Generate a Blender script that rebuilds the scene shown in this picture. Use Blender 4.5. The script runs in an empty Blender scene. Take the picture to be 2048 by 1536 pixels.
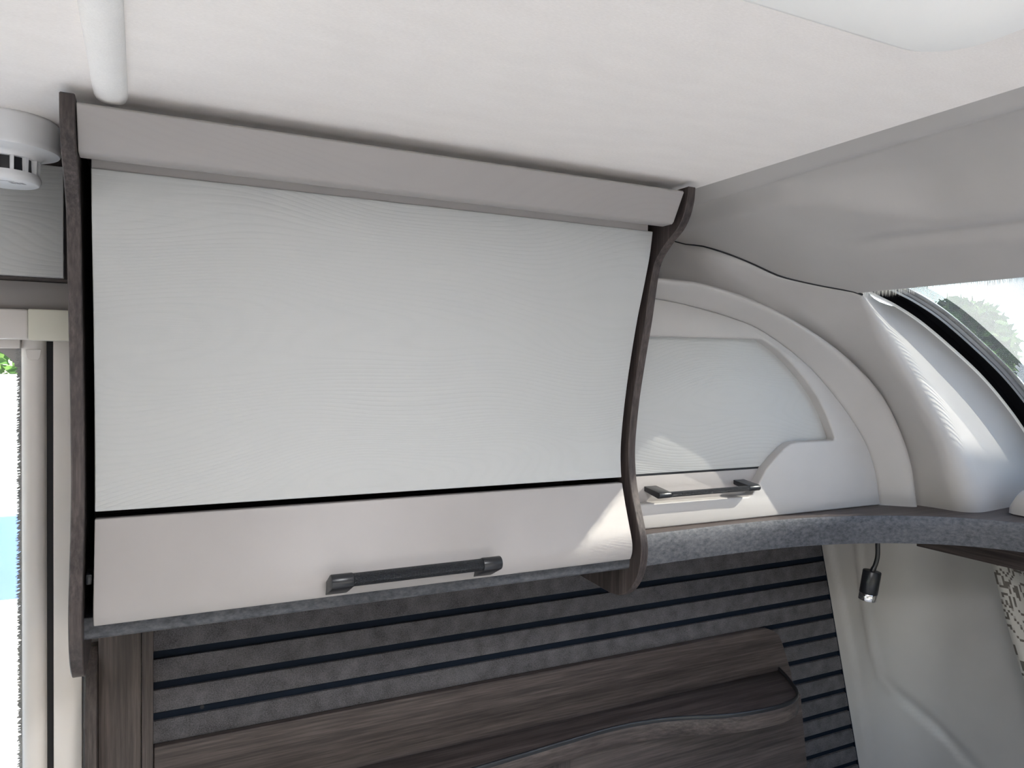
import bpy, bmesh, math, random
from mathutils import Vector, Matrix
random.seed(7)
PI = math.pi
sc = bpy.context.scene
C = sc.collection

# ------------------------------------------------------------------ camera, sky, sun, window daylight, exposure
CAMZ = 1.60
yaw, pitch, roll = math.radians(26.4766), math.radians(-1.3589), math.radians(0.7554)
fw = Vector((math.sin(yaw)*math.cos(pitch), math.cos(yaw)*math.cos(pitch), math.sin(pitch)))
rt = Vector((math.cos(yaw), -math.sin(yaw), 0)); up = rt.cross(fw)
r2 = rt*math.cos(roll) + up*math.sin(roll); u2 = -rt*math.sin(roll) + up*math.cos(roll)
cam = bpy.data.objects.new('camera', bpy.data.cameras.new('camera'))
cam.data.sensor_width = 36; cam.data.lens = 36*1491.5/2048; cam.data.clip_start = 0.02
cam.matrix_world = Matrix(((r2.x, u2.x, -fw.x, 0), (r2.y, u2.y, -fw.y, 0), (r2.z, u2.z, -fw.z, CAMZ), (0, 0, 0, 1)))
C.objects.link(cam); sc.camera = cam

SUN_DIR = Vector((-1.0, 0.50, -0.79)).normalized()
world = bpy.data.worlds.new('sky'); sc.world = world; world.use_nodes = True
wn = world.node_tree; wn.nodes.clear()
sky = wn.nodes.new('ShaderNodeTexSky'); sky.sky_type = 'NISHITA'; sky.sun_disc = False
sky.sun_elevation = math.asin(-SUN_DIR.z); sky.sun_rotation = math.atan2(-SUN_DIR.x, -SUN_DIR.y)
sky.air_density = 1.0; sky.dust_density = 0.7
bg = wn.nodes.new('ShaderNodeBackground'); bg.inputs['Strength'].default_value = 0.85
wo = wn.nodes.new('ShaderNodeOutputWorld')
wn.links.new(sky.outputs[0], bg.inputs[0]); wn.links.new(bg.outputs[0], wo.inputs[0])

sl = bpy.data.lights.new('sun_offscreen', 'SUN'); sl.energy = 20.0; sl.angle = math.radians(0.3); sl.color = (1.0, 0.93, 0.82)
so = bpy.data.objects.new('sun_offscreen', sl); so.rotation_euler = SUN_DIR.to_track_quat('-Z', 'Y').to_euler()
so.location = (5, -3, 6); C.objects.link(so)

def area(name, loc, direction, sx, sy, power, col=(1, 0.98, 0.95)):
    l = bpy.data.lights.new(name, 'AREA'); l.shape = 'RECTANGLE'; l.size = sx; l.size_y = sy; l.energy = power; l.color = col
    o = bpy.data.objects.new(name, l); o.location = loc
    o.rotation_euler = Vector(direction).to_track_quat('-Z', 'Y').to_euler(); C.objects.link(o); return o
# daylight through the rooflight whose frame shows at the top of the picture; the light lies up in its glazing
area('daylight_rooflight_offscreen', (0.437, 0.2125, 1.945), (0, 0, -1), 0.28, 0.28, 11.0, (0.97, 0.97, 0.98))

sc.view_settings.view_transform = 'Standard'; sc.view_settings.look = 'None'
sc.view_settings.gamma = 1.0; sc.view_settings.use_curve_mapping = False
sc.view_settings.exposure = 0.1
sc.cycles.max_bounces = 10; sc.cycles.diffuse_bounces = 6; sc.cycles.transparent_max_bounces = 16
sc.cycles.sample_clamp_indirect = 6.0

# ------------------------------------------------------------------ materials
def newmat(name, col, rough=0.5, metal=0.0, spec=0.5):
    m = bpy.data.materials.new(name); m.use_nodes = True
    b = m.node_tree.nodes['Principled BSDF']
    b.inputs['Base Color'].default_value = (*col, 1); b.inputs['Roughness'].default_value = rough
    b.inputs['Metallic'].default_value = metal; b.inputs['Specular IOR Level'].default_value = spec
    return m, m.node_tree, b
def N(nt, t, **kw):
    n = nt.nodes.new(t)
    for k, v in kw.items(): setattr(n, k, v)
    return n
def mapping(nt, scale):
    tc = N(nt, 'ShaderNodeTexCoord'); mp = N(nt, 'ShaderNodeMapping'); mp.inputs['Scale'].default_value = scale
    nt.links.new(tc.outputs['Object'], mp.inputs['Vector']); return mp
def noise(nt, vec, scale, detail=2, rough=0.5):
    n = N(nt, 'ShaderNodeTexNoise'); n.inputs['Scale'].default_value = scale; n.inputs['Detail'].default_value = detail
    n.inputs['Roughness'].default_value = rough; nt.links.new(vec, n.inputs['Vector']); return n
def ramp(nt, fac, stops):
    r = N(nt, 'ShaderNodeValToRGB'); e = r.color_ramp.elements
    e[0].position, e[0].color = stops[0][0], (*stops[0][1], 1); e[1].position, e[1].color = stops[-1][0], (*stops[-1][1], 1)
    for p, c in stops[1:-1]:
        x = e.new(p); x.color = (*c, 1)
    nt.links.new(fac, r.inputs[0]); return r
def bump(nt, b, h, strength, dist=0.001):
    n = N(nt, 'ShaderNodeBump'); n.inputs['Strength'].default_value = strength; n.inputs['Distance'].default_value = dist
    nt.links.new(h, n.inputs['Height']); nt.links.new(n.outputs[0], b.inputs['Normal'])
def math_n(nt, op, a, v=0.0, w=None):
    n = N(nt, 'ShaderNodeMath', operation=op)
    if isinstance(a, (int, float)): n.inputs[0].default_value = a
    else: nt.links.new(a, n.inputs[0])
    if isinstance(v, (int, float)): n.inputs[1].default_value = v
    else: nt.links.new(v, n.inputs[1])
    return n.outputs[0]

def mat_plain(name, col, rough=0.5, metal=0.0, fine=0.0, spec=0.5):
    m, nt, b = newmat(name, col, rough, metal, spec)
    mp = mapping(nt, (1, 1, 1)); n = noise(nt, mp.outputs[0], 9, 3)
    r = ramp(nt, n.outputs['Fac'], [(0.3, tuple(c*0.97 for c in col)), (0.7, tuple(min(1, c*1.03) for c in col))])
    nt.links.new(r.outputs[0], b.inputs['Base Color'])
    if fine:
        n2 = noise(nt, mp.outputs[0], 900, 2); bump(nt, b, n2.outputs['Fac'], fine, 0.0004)
    return m
def mat_fabric(name, c1, c2, scale, stretch=(1, 1, 1), bs=0.3, rough=0.95, det=4):
    m, nt, b = newmat(name, c1, rough, 0, 0.15)
    mp = mapping(nt, stretch); n = noise(nt, mp.outputs[0], scale, det, 0.7); nb = noise(nt, mp.outputs[0], scale*0.06, 3)
    mx = math_n(nt, 'ADD', math_n(nt, 'MULTIPLY', n.outputs['Fac'], 0.7), math_n(nt, 'MULTIPLY', nb.outputs['Fac'], 0.3))
    r = ramp(nt, mx, [(0.34, c1), (0.66, c2)]); nt.links.new(r.outputs[0], b.inputs['Base Color'])
    bump(nt, b, n.outputs['Fac'], bs, 0.0012); return m
def mat_wood(name, axis, dark, mid, light, rough=0.5):
    m, nt, b = newmat(name, mid, rough, 0, 0.35)
    s = [1, 1, 1]; s[axis] = 0.035
    mp = mapping(nt, tuple(s)); n1 = noise(nt, mp.outputs[0], 230, 4, 0.65); n2 = noise(nt, mp.outputs[0], 34, 2, 0.5)
    s2 = [1, 1, 1]; s2[axis] = 0.12
    mp2 = mapping(nt, tuple(s2)); n3 = noise(nt, mp2.outputs[0], 700, 2)
    mx = math_n(nt, 'ADD', math_n(nt, 'MULTIPLY', n1.outputs['Fac'], 0.6), math_n(nt, 'MULTIPLY', n2.outputs['Fac'], 0.4))
    r = ramp(nt, mx, [(0.36, dark), (0.5, mid), (0.64, light)]); nt.links.new(r.outputs[0], b.inputs['Base Color'])
    bump(nt, b, math_n(nt, 'ADD', n1.outputs['Fac'], math_n(nt, 'MULTIPLY', n3.outputs['Fac'], 0.4)), 0.25, 0.0006); return m
def mat_grain(name, col, bs=0.3, zs=1.0):
    # white-lacquered veneer: wavy grain lines along X, seen only as relief
    m, nt, b = newmat(name, col, 0.42, 0, 0.4)
    mp = mapping(nt, (1.1, 0.4, 3.2*zs)); n = noise(nt, mp.outputs[0], 1.6, 1, 0.4)
    tc = N(nt, 'ShaderNodeTexCoord'); sp = N(nt, 'ShaderNodeSeparateXYZ'); nt.links.new(tc.outputs['Object'], sp.inputs[0])
    ph = math_n(nt, 'ADD', math_n(nt, 'MULTIPLY', sp.outputs[2], 700), math_n(nt, 'MULTIPLY', n.outputs['Fac'], 260))
    sn = math_n(nt, 'SINE', ph)
    mp2 = mapping(nt, (12, 12, 520)); n2 = noise(nt, mp2.outputs[0], 1.0, 2)
    h = math_n(nt, 'ADD', math_n(nt, 'MULTIPLY', math_n(nt, 'POWER', math_n(nt, 'ADD', math_n(nt, 'MULTIPLY', sn, 0.5), 0.5), 3.0), -0.5), math_n(nt, 'MULTIPLY', n2.outputs['Fac'], 0.7))
    r = ramp(nt, sn, [(0.0, col), (1.0, tuple(c*0.985 for c in col))]); nt.links.new(r.outputs[0], b.inputs['Base Color'])
    bump(nt, b, h, bs, 0.0009); return m

M = {}
M['ceiling'] = mat_fabric('ceiling_fleece', (0.81, 0.765, 0.735), (0.89, 0.845, 0.815), 420, (0.5, 1.4, 1), 0.25)
M['bead'] = mat_fabric('bead_fleece', (0.78, 0.76, 0.74), (0.86, 0.84, 0.82), 420, (1, 1, 1), 0.25)
M['white'] = mat_grain('white_veneer', (0.455, 0.458, 0.45))
M['beige'] = mat_plain('beige_laminate', (0.345, 0.322, 0.312), 0.45, 0, 0.05)
M['rail'] = mat_grain('beige_veneer', (0.345, 0.322, 0.312), 0.06)
M['wood_z'] = mat_wood('dark_wood_upright', 2, (0.027, 0.021, 0.020), (0.056, 0.044, 0.042), (0.098, 0.079, 0.073))
M['wood_x'] = mat_wood('dark_wood_lengthwise', 0, (0.027, 0.021, 0.020), (0.056, 0.044, 0.042), (0.098, 0.079, 0.073))
M['wood_y'] = mat_wood('dark_wood_crosswise', 1, (0.027, 0.021, 0.020), (0.056, 0.044, 0.042), (0.098, 0.079, 0.073))
M['plastic'] = mat_plain('moulded_plastic', (0.43, 0.412, 0.40), 0.4, 0, 0.06)
M['graphite'] = mat_fabric('graphite_edge', (0.040, 0.043, 0.051), (0.125, 0.127, 0.138), 160, (0.6, 0.6, 1), 0.08, 0.5)
M['felt'] = mat_fabric('grey_felt', (0.030, 0.029, 0.032), (0.14, 0.134, 0.143), 520, (1, 1, 1), 0.5)
M['groove'] = mat_plain('navy_black_strip', (0.006, 0.010, 0.018), 0.7, 0, 0, 0.08)
M['black'] = mat_plain('black_metal', (0.012, 0.013, 0.016), 0.32, 0, 0, 0.5)
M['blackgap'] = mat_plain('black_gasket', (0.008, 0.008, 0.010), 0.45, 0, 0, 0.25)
M['chrome'] = mat_plain('chrome', (0.85, 0.85, 0.86), 0.12, 1.0)
M['detector'] = mat_plain('white_abs', (0.74, 0.745, 0.76), 0.35)
M['ink'] = mat_plain('grey_print', (0.28, 0.28, 0.29), 0.6)
M['frame'] = mat_plain('ivory_profile', (0.66, 0.62, 0.59), 0.4)
M['capping'] = mat_plain('ivory_cap', (0.64, 0.62, 0.53), 0.45)
M['fascia'] = mat_plain('beige_board', (0.345, 0.322, 0.312), 0.5)
M['brush'] = mat_fabric('grey_brush', (0.16, 0.16, 0.16), (0.36, 0.36, 0.35), 300, (1, 1, 3), 0.4)
M['whitebrush'] = mat_plain('white_brush', (0.85, 0.85, 0.82), 0.8)
M['metal'] = mat_plain('grey_metal_rail', (0.42, 0.43, 0.44), 0.3, 0.6)
M['floor'] = mat_wood('floor_vinyl', 0, (0.40, 0.35, 0.31), (0.50, 0.45, 0.40), (0.58, 0.52, 0.47))
M['wall'] = mat_plain('wall_board', (0.62, 0.59, 0.56), 0.6)
M['cover'] = mat_fabric('bounce_cover', (0.70, 0.69, 0.67), (0.80, 0.79, 0.77), 200)
M['outwall'] = mat_plain('white_render', (0.85, 0.85, 0.82), 0.8)
M['house'] = mat_plain('sand_render', (0.90, 0.86, 0.76), 0.8)
M['blue'] = mat_plain('blue_sheet', (0.10, 0.17, 0.34), 0.5)
M['lawn'] = mat_fabric('lawn', (0.10, 0.16, 0.04), (0.22, 0.28, 0.09), 6, (1, 1, 1), 0.3)
M['leaf'] = mat_fabric('leaves', (0.04, 0.10, 0.02), (0.14, 0.24, 0.06), 8, (1, 1, 1), 0.6)
M['bark'] = mat_plain('bark', (0.10, 0.07, 0.05), 0.9)
M['paving'] = mat_plain('pale_gravel', (0.80, 0.76, 0.70), 0.9)

def mat_knurl():
    m, nt, b = newmat('knurled_black', (0.02, 0.021, 0.026), 0.3, 0.7)
    tc = N(nt, 'ShaderNodeTexCoord'); sp = N(nt, 'ShaderNodeSeparateXYZ'); nt.links.new(tc.outputs['UV'], sp.inputs[0])
    a = math_n(nt, 'SINE', math_n(nt, 'MULTIPLY', math_n(nt, 'ADD', sp.outputs[0], sp.outputs[1]), 2*PI))
    c = math_n(nt, 'SINE', math_n(nt, 'MULTIPLY', math_n(nt, 'SUBTRACT', sp.outputs[0], sp.outputs[1]), 2*PI))
    h = math_n(nt, 'MULTIPLY', a, c); r = ramp(nt, h, [(0.2, (0.012, 0.013, 0.016)), (0.8, (0.14, 0.145, 0.16))])
    nt.links.new(r.outputs[0], b.inputs['Base Color']); bump(nt, b, h, 0.8, 0.0008); return m
M['knurl'] = mat_knurl()

def mat_screen(name, period, cover, col):
    # woven insect screen: threads with open holes between them
    m = bpy.data.materials.new(name); m.use_nodes = True; nt = m.node_tree; nt.nodes.clear()
    tc = N(nt, 'ShaderNodeTexCoord'); sp = N(nt, 'ShaderNodeSeparateXYZ'); nt.links.new(tc.outputs['UV'], sp.inputs[0])
    def thread(o):
        f = math_n(nt, 'FRACT', math_n(nt, 'DIVIDE', o, period)); return math_n(nt, 'LESS_THAN', f, cover)
    k = math_n(nt, 'MAXIMUM', thread(sp.outputs[0]), thread(sp.outputs[1]))
    tr = N(nt, 'ShaderNodeBsdfTransparent'); d0 = N(nt, 'ShaderNodeBsdfDiffuse'); d0.inputs[0].default_value = (*col, 1); d1 = N(nt, 'ShaderNodeBsdfTranslucent'); d1.inputs[0].default_value = (*col, 1)
    df = N(nt, 'ShaderNodeMixShader'); nt.links.new(d0.outputs[0], df.inputs[1]); nt.links.new(d1.outputs[0], df.inputs[2])
    mx = N(nt, 'ShaderNodeMixShader'); out = N(nt, 'ShaderNodeOutputMaterial')
    nt.links.new(k, mx.inputs[0]); nt.links.new(tr.outputs[0], mx.inputs[1]); nt.links.new(df.outputs[0], mx.inputs[2]); nt.links.new(mx.outputs[0], out.inputs[0])
    return m
M['screen'] = mat_screen('insect_screen', 0.0032, 0.365, (0.30, 0.30, 0.29))
M['screen_fold'] = mat_screen('folded_screen', 0.0030, 0.52, (0.03, 0.03, 0.035))
def mat_glass():
    m = bpy.data.materials.new('window_acrylic'); m.use_nodes = True; nt = m.node_tree; nt.nodes.clear()
    tr = N(nt, 'ShaderNodeBsdfTransparent'); tr.inputs[0].default_value = (0.93, 0.95, 0.95, 1); gl = N(nt, 'ShaderNodeBsdfGlossy'); gl.inputs['Roughness'].default_value = 0.03
    mx = N(nt, 'ShaderNodeMixShader'); out = N(nt, 'ShaderNodeOutputMaterial')
    mx.inputs[0].default_value = 0.05; nt.links.new(tr.outputs[0], mx.inputs[1]); nt.links.new(gl.outputs[0], mx.inputs[2]); nt.links.new(mx.outputs[0], out.inputs[0]); return m
M['glass'] = mat_glass()
def mat_diffuser():
    m, nt, b = newmat('rooflight_blind', (0.93, 0.915, 0.89), 0.6)
    b.inputs['Transmission Weight'].default_value = 0.0
    return m
M['rooflight'] = mat_diffuser()
def mat_curtain():
    # stepped meander woven into pale cloth
    m, nt, b = newmat('curtain_cloth', (0.5, 0.48, 0.46), 0.9, 0, 0.1)
    tc = N(nt, 'ShaderNodeTexCoord'); sn = N(nt, 'ShaderNodeVectorMath', operation='SNAP')
    sn.inputs[1].default_value = (0.0055, 0.0055, 0.0055); nt.links.new(tc.outputs['UV'], sn.inputs[0])
    mp = N(nt, 'ShaderNodeMapping'); mp.inputs['Scale'].default_value = (1.5, 1, 1); nt.links.new(sn.outputs[0], mp.inputs[0])
    n = noise(nt, mp.outputs[0], 19, 0); d = math_n(nt, 'ABSOLUTE', math_n(nt, 'SUBTRACT', math_n(nt, 'FRACT', math_n(nt, 'MULTIPLY', n.outputs['Fac'], 5)), 0.5))
    r = ramp(nt, d, [(0.15, (0.11, 0.10, 0.088)), (0.17, (0.40, 0.38, 0.355))]); nt.links.new(r.outputs[0], b.inputs['Base Color'])
    n2 = noise(nt, tc.outputs['UV'], 900, 1); bump(nt, b, n2.outputs['Fac'], 0.3, 0.0008); return m
M['curtain'] = mat_curtain()

# ------------------------------------------------------------------ mesh helpers
def world_loc(o):
    v = Vector((0, 0, 0))
    while o: v += o.location; o = o.parent
    return v
def link(name, verts, faces, mat, parent=None, smooth=False, uvs=None, bev=0.0, seg=2, angle=35):
    """verts in world metres; becomes one mesh object, child of parent or top-level with its origin at its base."""
    me = bpy.data.meshes.new(name)
    if parent: off = world_loc(parent)
    else:
        xs, ys, zs = zip(*[(v[0], v[1], v[2]) for v in verts]); off = Vector(((min(xs)+max(xs))/2, (min(ys)+max(ys))/2, min(zs)))
    me.from_pydata([(v[0]-off.x, v[1]-off.y, v[2]-off.z) for v in verts], [], faces)
    bm = bmesh.new(); bm.from_mesh(me)
    if not uvs:
        bmesh.ops.recalc_face_normals(bm, faces=bm.faces)
    if bev:
        es = [e for e in bm.edges if len(e.link_faces) == 2 and e.calc_face_angle(0) > math.radians(40)]
        bmesh.ops.bevel(bm, geom=es, offset=bev, segments=seg, profile=0.5, affect='EDGES', clamp_overlap=True)
    bm.to_mesh(me); bm.free()
    if uvs:
        ul = me.uv_layers.new(name='UVMap')
        for l in me.loops: ul.data[l.index].uv = uvs[l.vertex_index]
    if smooth or bev:
        for p in me.polygons: p.use_smooth = True
        try: me.set_sharp_from_angle(angle=math.radians(angle))
        except Exception: pass
    me.materials.append(M[mat])
    o = bpy.data.objects.new(name, me); C.objects.link(o)
    if parent: o.parent = parent
    else: o.location = off
    return o
def tag(o, label=None, cat=None, group=None, kind=None):
    if label: o['label'] = label
    if cat: o['category'] = cat
    if group: o['group'] = group
    if kind: o['kind'] = kind
    return o
def thing(name, loc, label, cat, group=None, kind=None):
    o = bpy.data.objects.new(name, None); o.empty_display_size = 0.05; o.location = loc; C.objects.link(o)
    return tag(o, label, cat, group, kind)
def boxg(x0, x1, y0, y1, z0, z1):
    v = [(x, y, z) for z in (z0, z1) for y in (y0, y1) for x in (x0, x1)]
    return v, [(0, 2, 3, 1), (4, 5, 7, 6), (0, 1, 5, 4), (2, 6, 7, 3), (0, 4, 6, 2), (1, 3, 7, 5)]
def box(name, x0, x1, y0, y1, z0, z1, mat, parent=None, bev=0.0015, seg=2):
    v, f = boxg(x0, x1, y0, y1, z0, z1); return link(name, v, f, mat, parent, bev=bev, seg=seg)
def prism(poly, axis, a, b):
    """poly of 2D points extruded along axis ('x': (y,z), 'y': (x,z), 'z': (x,y))"""
    def P(q, t): return {'x': (t, q[0], q[1]), 'y': (q[0], t, q[1]), 'z': (q[0], q[1], t)}[axis]
    n = len(poly); v = [P(q, a) for q in poly] + [P(q, b) for q in poly]
    f = [tuple(range(n)), tuple(range(n, 2*n))] + [(i, (i+1) % n, n+(i+1) % n, n+i) for i in range(n)]
    return v, f
def spline(pts, n):
    """Catmull-Rom through pts, resampled to n points of equal arc length"""
    P = [Vector(p) for p in pts]; out = []
    for i in range(len(P)-1):
        p0 = P[i-1] if i else P[0]*2-P[1]; p1, p2 = P[i], P[i+1]; p3 = P[i+2] if i+2 < len(P) else P[-1]*2-P[-2]
        for k in range(24):
            t = k/24; out.append(0.5*((2*p1)+(p2-p0)*t+(2*p0-5*p1+4*p2-p3)*t*t+(3*p1-p0-3*p2+p3)*t**3))
    out.append(P[-1]); L = [0]
    for a, b in zip(out, out[1:]): L.append(L[-1]+(b-a).length)
    res = []; j = 0
    for k in range(n):
        s = L[-1]*k/(n-1)
        while j < len(L)-2 and L[j+1] < s: j += 1
        t = (s-L[j])/max(1e-9, L[j+1]-L[j]); res.append(out[j].lerp(out[j+1], min(1, max(0, t))))
    return res
def grid_faces(nr, nc, closed=False):
    return [(r*nc+c, r*nc+(c+1) % nc, (r+1)*nc+(c+1) % nc, (r+1)*nc+c) for r in range(nr-1) for c in range(nc if closed else nc-1)]
def loft(name, rows, mat, parent=None, thick=0.0, uvs=None, angle=50):
    nc = len(rows[0]); v = [p for r in rows for p in r]; o = link(name, v, grid_faces(len(rows), nc), mat, parent, smooth=True, uvs=uvs, angle=angle)
    if thick:
        md = o.modifiers.new('thickness', 'SOLIDIFY'); md.thickness = thick; md.offset = 0
    return o
def tube(path, rad, n=16, cap=True):
    """rad: number or list"""
    P = [Vector(p) for p in path]; v = []; f = []
    t0 = (P[1]-P[0]).normalized(); ref = Vector((0, 0, 1)) if abs(t0.z) < 0.9 else Vector((1, 0, 0))
    nrm = t0.cross(ref).normalized()
    for i, p in enumerate(P):
        t = (P[min(i+1, len(P)-1)]-P[max(i-1, 0)]).normalized(); nrm = (nrm-t*nrm.dot(t)).normalized(); bn = t.cross(nrm)
        r = rad[i] if isinstance(rad, (list, tuple)) else rad
        for k in range(n): a = 2*PI*k/n; v.append(p+nrm*(math.cos(a)*r)+bn*(math.sin(a)*r))
    f = grid_faces(len(P), n, True)
    if cap: f += [tuple(range(n))[::-1], tuple(range((len(P)-1)*n, len(P)*n))]
    return v, f
def lathe(cx, cy, prof, n=48):
    v = []; f = []
    for r, z in prof:
        for k in range(n): a = 2*PI*k/n; v.append((cx+r*math.cos(a), cy+r*math.sin(a), z))
    f = grid_faces(len(prof), n, True); m = len(prof)
    f += [tuple(range(n))[::-1], tuple(range((m-1)*n, m*n))]
    return v, f

CEIL = 1.918
YW = 1.42          # side wall
# ------------------------------------------------------------------ setting: shell of the caravan
o = box('floor', -2.5, 2.1, -0.9, 1.45, -0.05, 0.0, 'floor', bev=0); tag(o, 'wood pattern vinyl floor of the caravan', 'floor', kind='structure')
# ceiling with an opening for the rooflight
RX0, RX1, RY0, RY1 = 0.285, 0.575, 0.065, 0.355
def holed(name, axis_pts, mat, label, cat, z0, z1):
    (x0, x1, y0, y1), (a, b, c, d) = axis_pts
    v = []; f = []
    for r in ((x0, x1, y0, c), (x0, x1, d, y1), (x0, a, c, d), (b, x1, c, d)):
        vv, ff = boxg(r[0], r[1], r[2], r[3], z0, z1); k = len(v); v += vv; f += [tuple(i+k for i in q) for q in ff]
    return tag(link(name, v, f, mat), label, cat, kind='structure')
holed('ceiling', ((-2.5, 0.8765, -0.9, 1.45), (RX0, RX1, RY0, RY1)), 'ceiling', 'pale fleece-covered ceiling above the cupboard', 'ceiling', CEIL, CEIL+0.05)
# side wall with the window opening on the left
WX0, WX1, WZ0, WZ1 = -1.15, -0.135, 0.80, 1.66
v = []; f = []
for r in ((-2.5, WX0, 0, 1.968), (WX0, WX1, 0, WZ0), (WX0, WX1, WZ1, 1.968), (WX1, 1.72, 0, 1.968)):
    vv, ff = boxg(r[0], r[1], YW+0.012, YW+0.045, r[2], r[3]); k = len(v); v += vv; f += [tuple(i+k for i in q) for q in ff]
tag(link('wall_side', v, f, 'wall'), 'pale side wall behind the cupboards', 'wall', kind='structure')
# wall behind the photographer, with an added window opening sized to let light in
v = []; f = []
for r in ((-2.5, -0.30, 0, 1.968), (-0.30, 1.6, 0, 0.75), (-0.30, 1.6, 1.12, 1.968), (1.6, 2.1, 0, 1.968)):
    vv, ff = boxg(r[0], r[1], -0.94, -0.90, r[2], r[3]); k = len(v); v += vv; f += [tuple(i+k for i in q) for q in ff]
tag(link('wall_near', v, f, 'wall'), 'pale side wall opposite the cupboard', 'wall', kind='structure')
v = []; f = []
for r in ((-0.9, -0.35, 0, 1.968), (0.95, 1.45, 0, 1.968), (-0.35, 0.95, 0, 0.9), (-0.35, 0.95, 1.6, 1.968)):  # the opening is an unseen window, added to let daylight in
    vv, ff = boxg(-2.54, -2.5, r[0], r[1], r[2], r[3]); k = len(v); v += vv; f += [tuple(i+k for i in q) for q in ff]
tag(link('wall_rear', v, f, 'wall'), 'pale rear wall of the caravan', 'wall', kind='structure')

# ceiling bead (half-round moulding running across the ceiling)
prof = [(-0.051, CEIL+0.001)] + [(-0.0322-0.0185*math.cos(a), CEIL-0.014*math.sin(a)) for a in [PI*k/14 for k in range(1, 14)]] + [(-0.0137, CEIL+0.001)]
rows = []
for y, s in ((-0.9, 1), (0.99, 1), (1.015, 0.97), (1.025, 0.85), (1.032, 0.6), (1.034, 0.02)):
    rows.append([(-0.032+(x+0.032)*(0.6+0.4*s), y, CEIL-(CEIL-z)*s if z < CEIL else z) for x, z in prof])
tag(loft('trim_1', rows, 'bead'), 'pale half-round bead running across the ceiling to the cupboard', 'trim', kind='structure')

# ------------------------------------------------------------------ the overhead cupboard
cup = thing('overhead_cupboard', (0.38, 1.3, 1.158), 'large overhead cupboard with curved white door between dark wood end panels', 'cupboard')
PANEL = [(1.000, 1.907), (1.002, 1.886), (1.010, 1.862), (1.027, 1.840), (1.058, 1.819), (1.086, 1.792), (1.098, 1.76), (1.113, 1.688), (1.131, 1.615), (1.146, 1.549),
         (1.155, 1.492), (1.159, 1.445), (1.155, 1.398), (1.145, 1.36), (1.130, 1.32), (1.116, 1.282), (1.1135, 1.255), (1.122, 1.219), (1.144, 1.186), (1.175, 1.164), (1.212, 1.158)]
front = [(p.x, p.y) for p in (Vector((q[0], q[1])) for q in [(s.x, s.y) for s in spline([(a, b, 0) for a, b in PANEL], 90)])]
outline = front + [(1.31, 1.162), (1.4035, 1.167), (1.4035, 1.222), (1.418, 1.222), (1.418, 1.907)]
XL0, XL1, XR0, XR1 = -0.084, -0.068, 0.825, 0.841
for a, b in ((XL0, XL1), (XR0, XR1)):
    v, f = prism(outline, 'x', a, b); e = link('end_panel', v, f, 'wood_z', cup, bev=0.0012, seg=1, angle=30)
# top rail
rail = [(1.000, 1.896), (1.003, 1.8985), (1.034, 1.8985), (1.058, 1.850), (1.056, 1.847), (1.030, 1.847), (1.026, 1.850)]
v, f = prism(rail, 'x', XL1+0.001, 0.8165); link('top_rail', v, f, 'rail', cup, bev=0.0035, seg=3, angle=60)
box('fascia', -0.056, 0.803, 1.080, 1.10, 1.835, 1.896, 'beige', cup)
box('back_board', XL1-0.001, XR0+0.001, 1.400, 1.416, 1.2525, 1.885, 'wood_x', cup, bev=0)
box('cupboard_top', XL1-0.001, XR0+0.001, 1.105, 1.418, 1.885, 1.90, 'wood_x', cup, bev=0)
# door: curved board, split by a thin black inlay into white veneer above and beige below
DOOR = [(1.078, 1.842), (1.0855, 1.80), (1.100, 1.75), (1.1195, 1.688), (1.138, 1.615), (1.152, 1.549), (1.161, 1.492), (1.165, 1.445), (1.162, 1.398), (1.152, 1.36), (1.138, 1.32),
        (1.1265, 1.289), (1.1225, 1.272), (1.1235, 1.258), (1.1285, 1.246)]
ds = [(s.x, s.y) for s in spline([(a, b, 0) for a, b in DOOR], 120)]
def slab(zlo, zhi, xa, xb, th, off=0.0, src=ds):
    p = [(y+off, z) for y, z in src if zlo <= z <= zhi]; return prism(p + [(y+th, z) for y, z in reversed(p)], 'x', xa, xb)
DX0, DX1 = -0.056, 0.812
v, f = slab(1.3905, 1.9, DX0, DX1, 0.016); door = link('door', v, f, 'white', cup, bev=0.0015, seg=2, angle=60)
tag(door, 'white wood-grain door with beige lower strip')
v, f = slab(1.20, 1.3865, DX0, DX1, 0.016); tag(link('lower_strip', v, f, 'beige', door, bev=0.0015, seg=2, angle=60), 'smooth beige strip along the foot of the door')
v, f = slab(1.384, 1.393, DX0+0.001, DX1-0.001, 0.008, 0.0012); link('inlay', v, f, 'black', door)

def handle(parent, x0, x1, leg, by, bz, r, ey, ez, n=20):
    h = None
    # two end brackets, each a rounded hook from the bar back to the door
    for k, (a, b) in enumerate(((x0, x0+leg), (x1-leg, x1))):
        c0, c1 = Vector((by, bz)), Vector((ey, ez)); d = (c1-c0).normalized(); nn = Vector((-d.y, d.x)); R = r*1.12; w = R*0.75
        poly = [tuple(c0+d*(-R*math.sin(t))+nn*(R*math.cos(t))) for t in [PI*i/12 for i in range(13)]]
        poly += [tuple(c1-nn*w), tuple(c1+nn*w)]
        v, f = prism(poly, 'x', a, b)
        if h is None: h = link('handle', v, f, 'black', parent, bev=0.0012, seg=2, angle=50)
        else: link('bracket', v, f, 'black', h, bev=0.0012, seg=2, angle=50)
    rows = 40; v = []; uv = []
    for i in range(rows+1):
        x = x0+leg*0.9+(x1-x0-leg*1.8)*i/rows
        for k in range(n+1):
            a = 2*PI*k/n; v.append((x, by+r*math.cos(a), bz+r*math.sin(a))); uv.append((x/0.004, a/(2*PI)*14))
    link('knurled_bar', v, grid_faces(rows+1, n+1), 'knurl', h, smooth=True, uvs=uv)
    return h
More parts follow.
